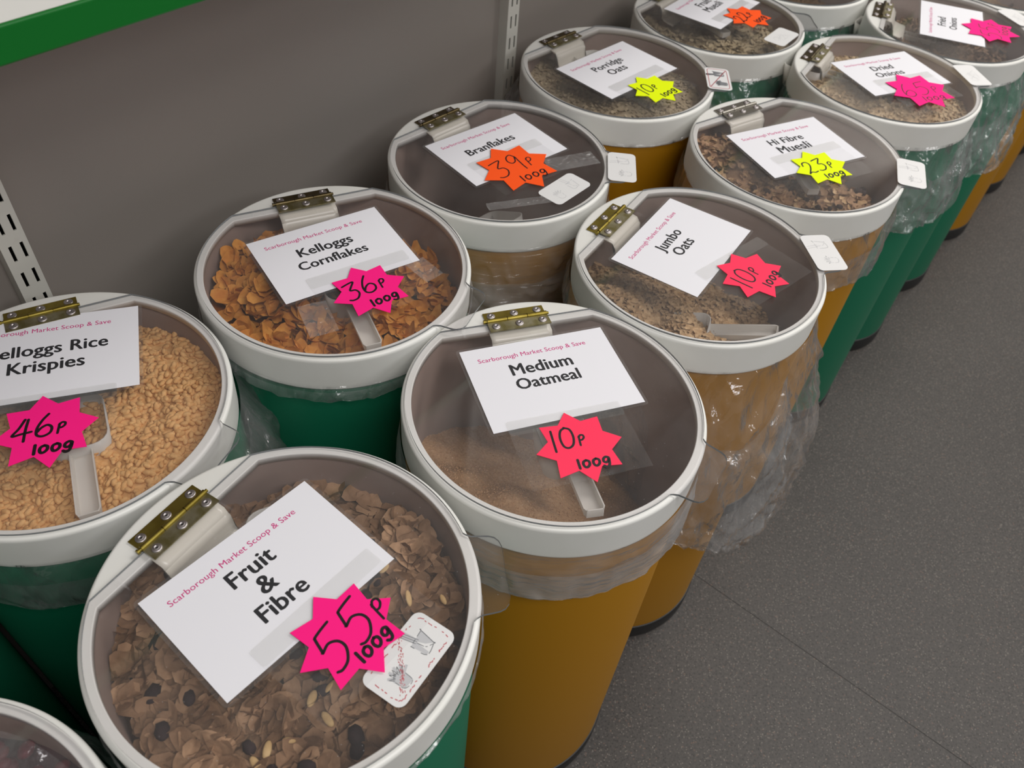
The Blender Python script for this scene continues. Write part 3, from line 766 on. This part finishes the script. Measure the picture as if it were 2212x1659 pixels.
# cards, sleeves, stars, stickers (positions in units of R in the lid plane, angles absolute)
def place(k, me, name, cx, cy, rot, z, label=None, flip=0):
    l, th_ = lid_frames[k]; o = link(name, me, l)
    c, s = math.cos(-th_), math.sin(-th_)
    o.location = ((cx * c - cy * s) * R, (cx * s + cy * c) * R, z); o.rotation_euler = (0, 0, math.radians(rot) - th_)
    if label: o['label'] = label
    return o
CARDS = {
 'A': (-.103, .064, 53.3, ['Fruit', '&', 'Fibre'], [.25, .085, .265]),
 'B': (-.041, .191, 23.7, ['Medium', 'Oatmeal'], [.415, .425]),
 'C': (-.038, .088, 37.8, ['Kelloggs', 'Cornflakes'], [.405, .51], [.367, .566]),
 'D': (-.208, .313, 22.0, ['Kelloggs Rice', 'Krispies'], [.68, .42], [.40, .60]),
 'E': (-.046, .103, 44.5, ['Branflakes'], [.5]),
 'F': (-.129, .132, 60.7, ['Jumbo', 'Oats'], [.32, .235]),
 'G': (-.020, .042, 29.8, ['Hi Fibre', 'Muesli'], [.37, .34]),
 'H': (-.012, -.028, 49.4, ['Porridge', 'Oats'], [.41, .24]),
 'I': (.041, .060, 27.7, ['Dried', 'Onions'], [.27, .35]),
 'J': (-.057, .253, 57.5, ['Fruit', 'Muesli'], [.25, .34]),
 'K': (.022, .028, 74.5, ['Fried', 'Onions'], [.25, .34]),
}
LAM = bpy.data.meshes.new('laminate')
mb = MB(); mb.prism(roundrect(CW + .0065, CH + .0065, .004, 3), 0, .00025, 0); LAM = mb.mesh('laminate', [MT['laminate']])
SLW, SLH = .773 * R, .541 * R
mb = MB()
n1, n2 = 14, 10; v = []; f = []
for j in range(n2 + 1):
    for i in range(n1 + 1):
        xx, yy = (i / n1 - .5) * SLW, (j / n2 - .5) * SLH
        v.append((xx, yy, .0006 + .0009 * noise.noise(Vector((xx * 60, yy * 60, 3)))))
for j in range(n2):
    for i in range(n1): a = j * (n1 + 1) + i; f.append((a, a + 1, a + n1 + 2, a + n1 + 1))
mb.add(v, f, 0, True)
mb.prism([(x, y + SLH / 2 - .0085) for x, y in roundrect(SLW, .017, .003, 3)], .0012, .0014, 1)     # the folded top strip
SLEEVE = mb.mesh('film_sleeve', [MT['sleeve'], clear('folded film strip', (.995, .995, .99, 1), .03, 1.2, .25)])
for k, c in CARDS.items():
    cx, cy, rot, lines, wd = c[:5]; ys = c[5] if len(c) > 5 else None
    nm = {'A': 'Fruit & Fibre', 'B': 'Medium Oatmeal', 'C': 'cornflakes', 'D': 'rice cereal', 'E': 'Branflakes', 'F': 'Jumbo Oats', 'G': 'Hi Fibre Muesli', 'H': 'Porridge Oats', 'I': 'Dried Onions', 'J': 'Fruit Muesli', 'K': 'Fried Onions'}[k]
    place(k, LAM, 'laminate', cx, cy, rot, .0031)
    place(k, card_mesh(lines, wd, ys), 'price_card', cx, cy, rot, .0035, 'white name card for ' + nm)
STARS = {  # centre, radius, tip angle, colour, digits, digit size, pen
 'A': (.354, -.184, .278, 5.8, 'pink', '55', .52, .055, 57), 'B': (.162, -.380, .281, 22.7, 'coral', '10', .36, .055, 20),
 'C': (.307, -.282, .279, 40.6, 'pink', '36', .40, .055, 40), 'D': (.037, -.268, .285, 28.4, 'pink', '46', .36, .06, 22),
 'E': (.152, -.191, .353, 45.3, 'orange', '39', .42, .035, 42), 'F': (.384, -.185, .280, 30.6, 'coral', '10', .40, .045, 62),
 'G': (.158, -.299, .275, 29.0, 'lemon', '23', .40, .05, 30), 'H': (.355, -.379, .272, 43.8, 'lemon', '10', .36, .05, 52),
 'I': (.259, -.296, .355, 30.2, 'pink', '65', .44, .03, 22), 'J': (.321, .011, .285, 6.0, 'orange', '22', .36, .055, 58),
 'K': (.435, -.114, .335, 25.8, 'pink', '55', .44, .035, 74)}
SY = {'A': .02, 'B': .22, 'C': .15, 'D': .08, 'E': .12, 'F': .12, 'G': .10, 'H': .16, 'I': .04, 'J': .12, 'K': .0}
SLV = {'A': (.349, -.167, 55.2), 'B': (.152, -.361, 22.6), 'C': (.312, -.242, 36.9), 'E': (.188, -.155, 43.7), 'F': (.400, -.144, 44.2), 'G': (.176, -.244, 31.9),
       'H': (.34, -.33, 50), 'I': (.25, -.25, 28), 'J': (.32, .03, 57), 'D': (.02, -.24, 22)}
for k, (cx, cy, rot) in SLV.items(): place(k, SLEEVE, 'film_sleeve', cx, cy, rot, .0039)
for k, (cx, cy, r_, tip, colr, dg, big, pen, rd) in STARS.items():
    place(k, star_mesh(r_ * R, dg, colr, math.radians(rd - tip), big, pen, SY[k]), 'price_star', cx, cy, tip, .0052, '%s star shaped price ticket reading %sp 100g' % ({'lemon': 'fluorescent yellow'}.get(colr, colr), dg))
def tabpos(k, r_=1.03): a = D[k][5] - 139.5; return r_ * math.cos(math.radians(a)), r_ * math.sin(math.radians(a)), a
place('A', STK['worn'], 'sticker', .672, -.272, 61.7, .0034, 'worn white sticker with faded red border')
place('E', STK['faint'], 'sticker', .581, -.423, 53.5, .0034, 'white sticker with faded drawing')
place('J', STK['blank'], 'sticker', .659, -.409, 57.0, .0034, 'blank white sticker')
for k, kd, r_ in (('E', 'faint', 1.075), ('F', 'faint', 1.03), ('G', 'faint', 1.02), ('H', 'full', 1.02), ('I', 'blank', 1.0), ('K', 'blank', 1.0)):
    x, y, a = tabpos(k, r_); place(k, STK[kd], 'sticker', x, y, a - 90 + 180, .0031, {'full': 'white sticker with a crossed out hand and scoop drawing', 'faint': 'white sticker with faded drawing over the tab', 'blank': 'white sticker over the tab'}[kd])

# the far left-row lid shows only the edge of its card
place('L', card_mesh([], []), 'price_card', -.05, -.22, 40, .0035)
# old clear tape on two flaps, smeared and dusty
TAPE = clear('dusty clear tape', (.96, .955, .95, 1), .10, 1.5, .25, speck=.3, bump=(60, .8, .004, 1.0))
def tape(k, x0, y0, x1, y1, wd):
    a, b = Vector((x0, y0)) * R, Vector((x1, y1)) * R; L_ = (b - a).length; n = 26; v = []; f = []
    for i in range(n + 1):
        for j in range(6):
            x, y = (i / n - .5) * L_, (j / 5 - .5) * wd * R
            v.append((x + (.0012 * noise.noise(Vector((j * 3.1, i, 1))) if i in (0, n) else 0), y, .0004 * (1 + noise.noise(Vector((x * 160, y * 160, 5))))))
    for i in range(n):
        for j in range(5): q = i * 6 + j; f.append((q, q + 6, q + 7, q + 1))
    m_ = MB(); m_.add(v, f, 0, True); c = (a + b) / 2 / R; d = b - a
    place(k, m_.mesh('clear_tape', [TAPE]), 'clear_tape', c.x, c.y, math.degrees(math.atan2(d.y, d.x)), .0030, 'strip of dusty clear tape')
tape('E', .42, -.10, .84, .12, .20); tape('E', -.04, -.80, .54, -.56, .10); tape('C', -.06, -.48, .10, -.76, .20); tape('C', .56, .10, .74, -.06, .16)

# ------------------------------------------------------------------ liner bags
RAD = math.radians
BAGS = {  # loose from angle .. to angle, outward, depth
 'F': (RAD(-135), RAD(35), .02, .38, .25, 2.05, .09, 3.1, 'bag'),
 'B': (RAD(-200), RAD(60), .02, .035, .40, .44, .018, 4.4, 'wrap'),
 'G': (RAD(-150), RAD(20), .02, .05, .3, .58, .04, 5.5, 'bag'),
 'I': (RAD(-150), RAD(20), .02, .17, .3, .95, .07, 6.5, 'bag'),
 'K': (RAD(-150), RAD(20), .02, .24, .3, 1.1, .08, 7.5, 'bag'),
 'E': (RAD(-170), RAD(10), .02, .05, .3, .75, .035, 8.5, 'wrap'),
 'D': (RAD(-60), RAD(70), .03, .20, .45, .8, .05, 9.5, 'bag'),
 'C': (RAD(-150), RAD(-20), .005, .03, .02, .12, .03, 10.5, 'bag'),
 'H': (RAD(110), RAD(240), .01, .14, .03, .6, .05, 11.5, 'bag'),
 'J': (RAD(150), RAD(330), .01, .10, .25, .7, .05, 12.5, 'bag'),
 'A': (RAD(20), RAD(200), .01, .05, .03, .5, .04, 13.5, 'bag'),
 'L': (RAD(-150), RAD(20), .01, .06, .2, .6, .05, 14.5, 'bag'),
 'N': (RAD(-60), RAD(100), .01, .05, .1, .5, .04, 15.5, 'bag'),
}
BL = {'F': 'big loose crinkled clear bag hanging down the jumbo oats bin', 'B': 'band of clear film wrapped tight round the medium oatmeal bin', 'G': 'crinkled clear bag turned down over the high fibre muesli bin',
      'I': 'crinkled clear bag turned down over the dried onions bin', 'K': 'long crinkled clear bag turned down over the fried onions bin', 'E': 'stretched clear film round the branflakes bin',
      'D': 'crumpled clear bag edge beneath the rice cereal lid', 'C': 'short edge of clear bag beneath the cornflakes lid', 'H': 'clear bag corner sticking out wallward beneath the porridge oats lid',
      'J': 'clear bag edge beneath the fruit muesli lid', 'A': 'clear bag edge beneath the fruit and fibre lid', 'L': 'clear bag edge at the top, behind the fruit muesli bin', 'N': 'clear bag edge beneath the lid at the bottom left corner'}
for k, (b0, b1, o0, o1, d0, d1, amp, sd, m) in BAGS.items():
    o = link('liner_bag', bag_mesh(b0, b1, o0, o1, d0, d1, amp, sd, MT[m])); o.location = (D[k][0], D[k][1], LIDZ + D[k][2])
    tag(o, BL[k], 'bag', 'clear liner bags')

# ------------------------------------------------------------------ fillings
rs = np.random.RandomState(11)
def fill(k, name, parts, mats, label):
    me = merge(name, parts, mats); o = link(name, me, kind='stuff'); o.location = (D[k][0], D[k][1], LIDZ + D[k][2]); tag(o, label, 'cereal' if 'onion' not in name else 'onions'); return o
def flakes(n, P, size, tilt, curl, rag, lift=.0, spread=.003, mi=0, nv=8, seed=0, rmax=.90, aspect=(1, .85, 1), big=False):
    out = []
    for s in range(nv):
        v, f = scatter(big_flake(seed + s, curl) if big else flake_base(seed + s, curl, rag), n // nv, P, (size[0], size[1], aspect), tilt, rs, lift, spread, rmax); out.append((v, f, mi, True))
    return out
# D: puffed rice
P = dict(z=-.22, ty=-.02, rough=.05, mounds=[(.2, .3, .03, .4)])
rice = grain('puffed rice', lin(226, 182, 124), lin(208, 156, 96), 200)
v, f = bed_geo(P); parts = [(v, f, 0, True)]
bv = ICO2[0].copy(); bv = bv * (1 + .12 * np.array([noise.noise(Vector(p) * 1.7) for p in bv]))[:, None]
v, f = scatter((bv * np.array([1, .56, .5]), ICO2[1]), 1900, P, (.0038, .0051, (1, 1, 1)), .35, rs, .012, .0010, .915); parts.append((v, f, 0, True))
v, f = scatter((ICO[0] * np.array([1, .6, .55]), ICO[1]), 1300, P, (.0034, .0044, (1, 1, 1)), .8, rs, .0, .0010, .915); parts.append((v, f, 0, True))
fill('D', 'puffed_rice', parts, [rice], 'golden puffed rice filling the bin at the left edge')
# C: cornflakes
P = dict(z=-.40, tx=-.08, rough=.10, mounds=[(-.6, .0, .18, .35), (0, -.5, .12, .4), (.4, .3, .06, .3)])
cf = grain('cornflake', lin(220, 158, 76), lin(190, 118, 46), 90)
v, f = bed_geo(dict(P, z=-.47)); parts = [(v, f, 1, True)] + flakes(900, P, (.0085, .0140), .60, .9, .12, .02, .005, 0, 14, 20, .86, big=True)
fill('C', 'cornflake_heap', parts, [cf, grain('cornflake crumbs', lin(150, 84, 26), lin(110, 60, 18), 90)], 'orange brown cornflakes heaped in the bin by the wall')
# A: fruit and fibre
P = dict(z=-.40, rough=.12, mounds=[(.5, .45, .12, .3), (0, -.6, .08, .5), (-.6, .1, .10, .3), (.75, 0, .06, .25)])
bran = grain('bran flake', lin(160, 126, 96), lin(120, 90, 64), 70); bran2 = grain('wheat flake', lin(184, 148, 114), lin(148, 114, 84), 90)
v, f = bed_geo(dict(P, z=-.52)); parts = [(v, f, 2, True)]
parts += flakes(900, P, (.0080, .0150), .50, .7, .16, .02, .005, 0, 12, 60, .89, big=True) + flakes(520, P, (.0070, .0135), .42, .6, .18, .035, .004, 1, 10, 90, .88, big=True)
v, f = scatter((ICO2[0] * np.array([1, .7, .55]) * (1 + .25 * np.array([noise.noise(Vector(p) * 2.6) for p in ICO2[0]]))[:, None], ICO2[1]), 20, P, (.0055, .0085, (1, 1, 1)), .3, rs, .08, .001, .82); parts.append((v, f, 3, True))
v, f = scatter((ICO2[0] * np.array([1, .45, .22]), ICO2[1]), 34, P, (.0045, .0075, (1, 1, 1)), .3, rs, .10, .001, .85); parts.append((v, f, 4, True))
fill('A', 'bran_flake_mix', parts, [bran, bran2, grain('dark crumbs', lin(92, 62, 40), lin(60, 40, 26), 80), grain('raisin', lin(52, 34, 36), lin(30, 20, 22), 200), grain('nut slice', lin(222, 190, 138), lin(200, 164, 110), 120)],
     'brown bran and wheat flakes with raisins and nut slices in the nearest bin')
# B: oatmeal
P = dict(z=-1.02, tx=-.36, ty=-.56, rough=.08, mounds=[(-.1, -.5, .16, .35)])
v, f = bed_geo(P, 60, 160, .012); parts = [(v, f, 0, True)]
v, f = scatter((ICO[0] * np.array([1, .8, .6]), ICO[1]), 5000, P, (.0006, .0012, (1, 1, 1)), .8, rs, .003, .0004, .92); parts.append((v, f, 0, False))
fill('B', 'oatmeal', parts, [grain('oatmeal', lin(206, 168, 128), lin(176, 136, 98), 420)], 'fine beige oatmeal low in the ochre bin, second from the front')
# F: jumbo oats
P = dict(z=-.62, tx=-.20, ty=-.24, rough=.12, mounds=[(-.3, -.4, .12, .4), (.35, -.45, .16, .35)])
oat = grain('oat flake', lin(206, 176, 136), lin(176, 140, 98), 160)
v, f = bed_geo(dict(P, z=-.65), 40, 120, .03); parts = [(v, f, 1, True)] + flakes(5200, P, (.0024, .0044), .5, .3, .2, .005, .0022, 0, 10, 130, .91)
fill('F', 'jumbo_oat_flakes', parts, [oat, grain('oat dust', lin(180, 148, 108), lin(150, 116, 80), 160)], 'beige jumbo oat flakes sloping in the bin beside the branflakes')
# E: branflakes (low)
P = dict(z=-1.7, rough=.1, mounds=[(0, -.4, .3, .4)])
v, f = bed_geo(P); parts = [(v, f, 0, True)] + flakes(420, P, (.007, .012), .7, .8, .3, .04, .004, 0, 6, 200, .88)
fill('E', 'branflakes', parts, [bran], 'dark brown branflakes deep in the bin priced 39p')
# G: muesli
P = dict(z=-.42, tx=-.15, ty=-.1, rough=.14, mounds=[(-.5, .1, .25, .3), (.5, -.4, .2, .3)])
v, f = bed_geo(P); parts = [(v, f, 0, True)] + flakes(1500, P, (.0035, .007), .6, .5, .4, .02, .003, 0, 6, 220, .9) + flakes(500, P, (.003, .006), .6, .5, .4, .03, .003, 1, 6, 240, .9)
v, f = scatter((ICO[0] * np.array([1, .7, .6]), ICO[1]), 60, P, (.004, .007, (1, 1, 1)), .3, rs, .05, .001, .85); parts.append((v, f, 2, True))
fill('G', 'muesli', parts, [bran2, oat, grain('raisin dark', lin(60, 42, 40), lin(36, 24, 24), 200)], 'mixed brown muesli flakes in the bin priced 23p')
# H: porridge oats
P = dict(z=-.25, rough=.05, mounds=[(.2, -.4, .1, .4)])
v, f = bed_geo(P); parts = [(v, f, 0, True)] + flakes(3200, P, (.002, .0036), .5, .3, .2, .01, .002, 0, 6, 260, .91)
fill('H', 'porridge_oats', parts, [grain('porridge oat', lin(188, 172, 142), lin(164, 148, 120), 160)], 'pale grey-brown porridge oats in the bin by the far upright')
# I: dried onions
P = dict(z=-.22, rough=.05, mounds=[(-.4, .2, .08, .4), (.3, -.4, .1, .4)])
v, f = bed_geo(P); parts = [(v, f, 0, True)] + flakes(3000, P, (.002, .0045), .6, .4, .5, .01, .002, 0, 6, 280, .91)
fill('I', 'dried_onion_pieces', parts, [grain('dried onion', lin(208, 186, 150), lin(184, 158, 120), 120)], 'pale tan dried onion pieces in the bin priced 65p')
# J: fruit muesli
P = dict(z=-.26, rough=.05, mounds=[(.3, -.4, .1, .4)])
v, f = bed_geo(P); parts = [(v, f, 0, True)] + flakes(1800, P, (.0028, .006), .5, .4, .4, .01, .003, 0, 6, 300, .9)
fill('J', 'fruit_muesli', parts, [grain('muesli flake', lin(188, 172, 140), lin(162, 146, 114), 120)], 'grey-beige fruit muesli flakes in the bin priced 22p')
# K: fried onions
P = dict(z=-.36, rough=.08, mounds=[(-.2, -.2, .1, .4)])
v, f = bed_geo(P); parts = [(v, f, 0, True)] + flakes(1400, P, (.003, .007), .8, .9, .5, .02, .003, 0, 6, 320, .9)
fill('K', 'fried_onion_pieces', parts, [grain('fried onion', lin(164, 136, 108), lin(134, 108, 84), 120)], 'brown fried onion pieces under the sideways card')
# L, M: what little shows
for k, nm in (('L', 'muesli'), ('M', 'dried_food')):
    P = dict(z=-.55, rough=.10); v, f = bed_geo(P); parts = [(v, f, 0, True)] + flakes(900, P, (.003, .006), .6, .5, .4, .01, .003, 0, 4, 340, .9)
    fill(k, nm, parts, [grain('brown flake', lin(150, 122, 88), lin(116, 92, 66), 120)], 'brown flakes in the bin ' + PLACE[k])
# N: dark red dried fruit, in folded film
P = dict(z=-.42, rough=.14, mounds=[(.3, .3, .08, .3)])
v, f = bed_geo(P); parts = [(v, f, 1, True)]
bb = ICO2[0] * (1 + .25 * np.array([noise.noise(Vector(p) * 2.2) for p in ICO2[0]]))[:, None]
v, f = scatter((bb * np.array([1, .75, .6]), ICO2[1]), 700, P, (.005, .008, (1, 1, 1)), .6, rs, .03, .003, .9); parts.append((v, f, 0, True))
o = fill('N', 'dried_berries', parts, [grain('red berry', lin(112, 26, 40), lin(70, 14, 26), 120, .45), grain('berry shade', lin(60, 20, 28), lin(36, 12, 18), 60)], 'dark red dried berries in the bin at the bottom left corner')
o['category'] = 'dried fruit'

# crumpled film lying over the berries
mbf = MB(); v = []; f = []
n1 = 44
for j in range(n1 + 1):
    for i in range(n1 + 1):
        xx, yy = (i / n1 - .5) * 2, (j / n1 - .5) * 2
        a = max(abs(xx), abs(yy)); h2 = math.hypot(xx, yy); k_ = (a / h2 if h2 > 1e-6 else 1) * .88
        q = Vector((xx * 2.2, yy * 2.2, 4.2)); nz = (1 - abs(noise.noise(q)) * 2.5) * .07 + (1 - abs(noise.noise(q * 2.3)) * 2.5) * .03
        v.append((xx * k_ * R, yy * k_ * R, (-.22 + nz) * R))
for j in range(n1):
    for i in range(n1): a = j * (n1 + 1) + i; f.append((a, a + 1, a + n1 + 2, a + n1 + 1))
mbf.add(v, f, 0, True)
o = link('bag_film', mbf.mesh('bag_film', [MT['bag']])); o.location = (D['N'][0], D['N'][1], LIDZ); tag(o, 'wrinkled clear film lying over the dark red berries at the bottom left', 'film')

# ------------------------------------------------------------------ scoops (tip of the handle, direction towards it, both seen from above)
def put_scoop(k, tipr, tipa, tipz, yaw, tilt, label, rollx=0.0):
    tip = Vector((tipr * math.cos(RAD(tipa)), tipr * math.sin(RAD(tipa)), tipz)) * R
    M_ = Matrix.Rotation(RAD(yaw), 4, 'Z') @ Matrix.Rotation(-RAD(tilt), 4, 'Y') @ Matrix.Rotation(RAD(rollx), 4, 'X')
    o = link('measuring_scoop', SCOOP); base = Vector((D[k][0], D[k][1], LIDZ + D[k][2])) + tip - (M_ @ Vector((.095, 0, .004)))
    o.matrix_world = Matrix.Translation(base) @ M_
    return tag(o, label, 'scoop', 'frosted plastic scoops')
put_scoop('B', .82, 290, -.09, 286, 14, 'frosted plastic scoop with its handle up in the oatmeal bin')
put_scoop('C', .83, 300, -.10, 298, 4, 'frosted plastic scoop lying on the cornflakes')
put_scoop('D', .86, 302, -.10, 300, 5, 'frosted plastic scoop lying on the puffed rice')
put_scoop('F', .82, 317, -.19, -15, 20, 'frosted plastic scoop lying on the jumbo oats')
put_scoop('A', .30, -45, -.20, -60, 2, 'frosted plastic scoop half hidden under the fruit and fibre card')
put_scoop('E', .70, 322, -.40, 322, 25, 'frosted plastic scoop in the branflakes bin below the white sticker')
put_scoop('G', .35, 300, -.22, -80, 3, 'frosted plastic scoop on the high fibre muesli by the hinge')
put_scoop('H', .30, 300, -.12, -60, 3, 'frosted plastic scoop on the porridge oats by the hinge')
put_scoop('I', .12, 200, -.10, 330, 4, 'frosted plastic scoop on the dried onions near the hinge')
put_scoop('K', .10, 200, -.20, 330, 4, 'frosted plastic scoop on the fried onions near the hinge')
put_scoop('J', .20, 300, -.12, -60, 3, 'frosted plastic scoop on the fruit muesli')
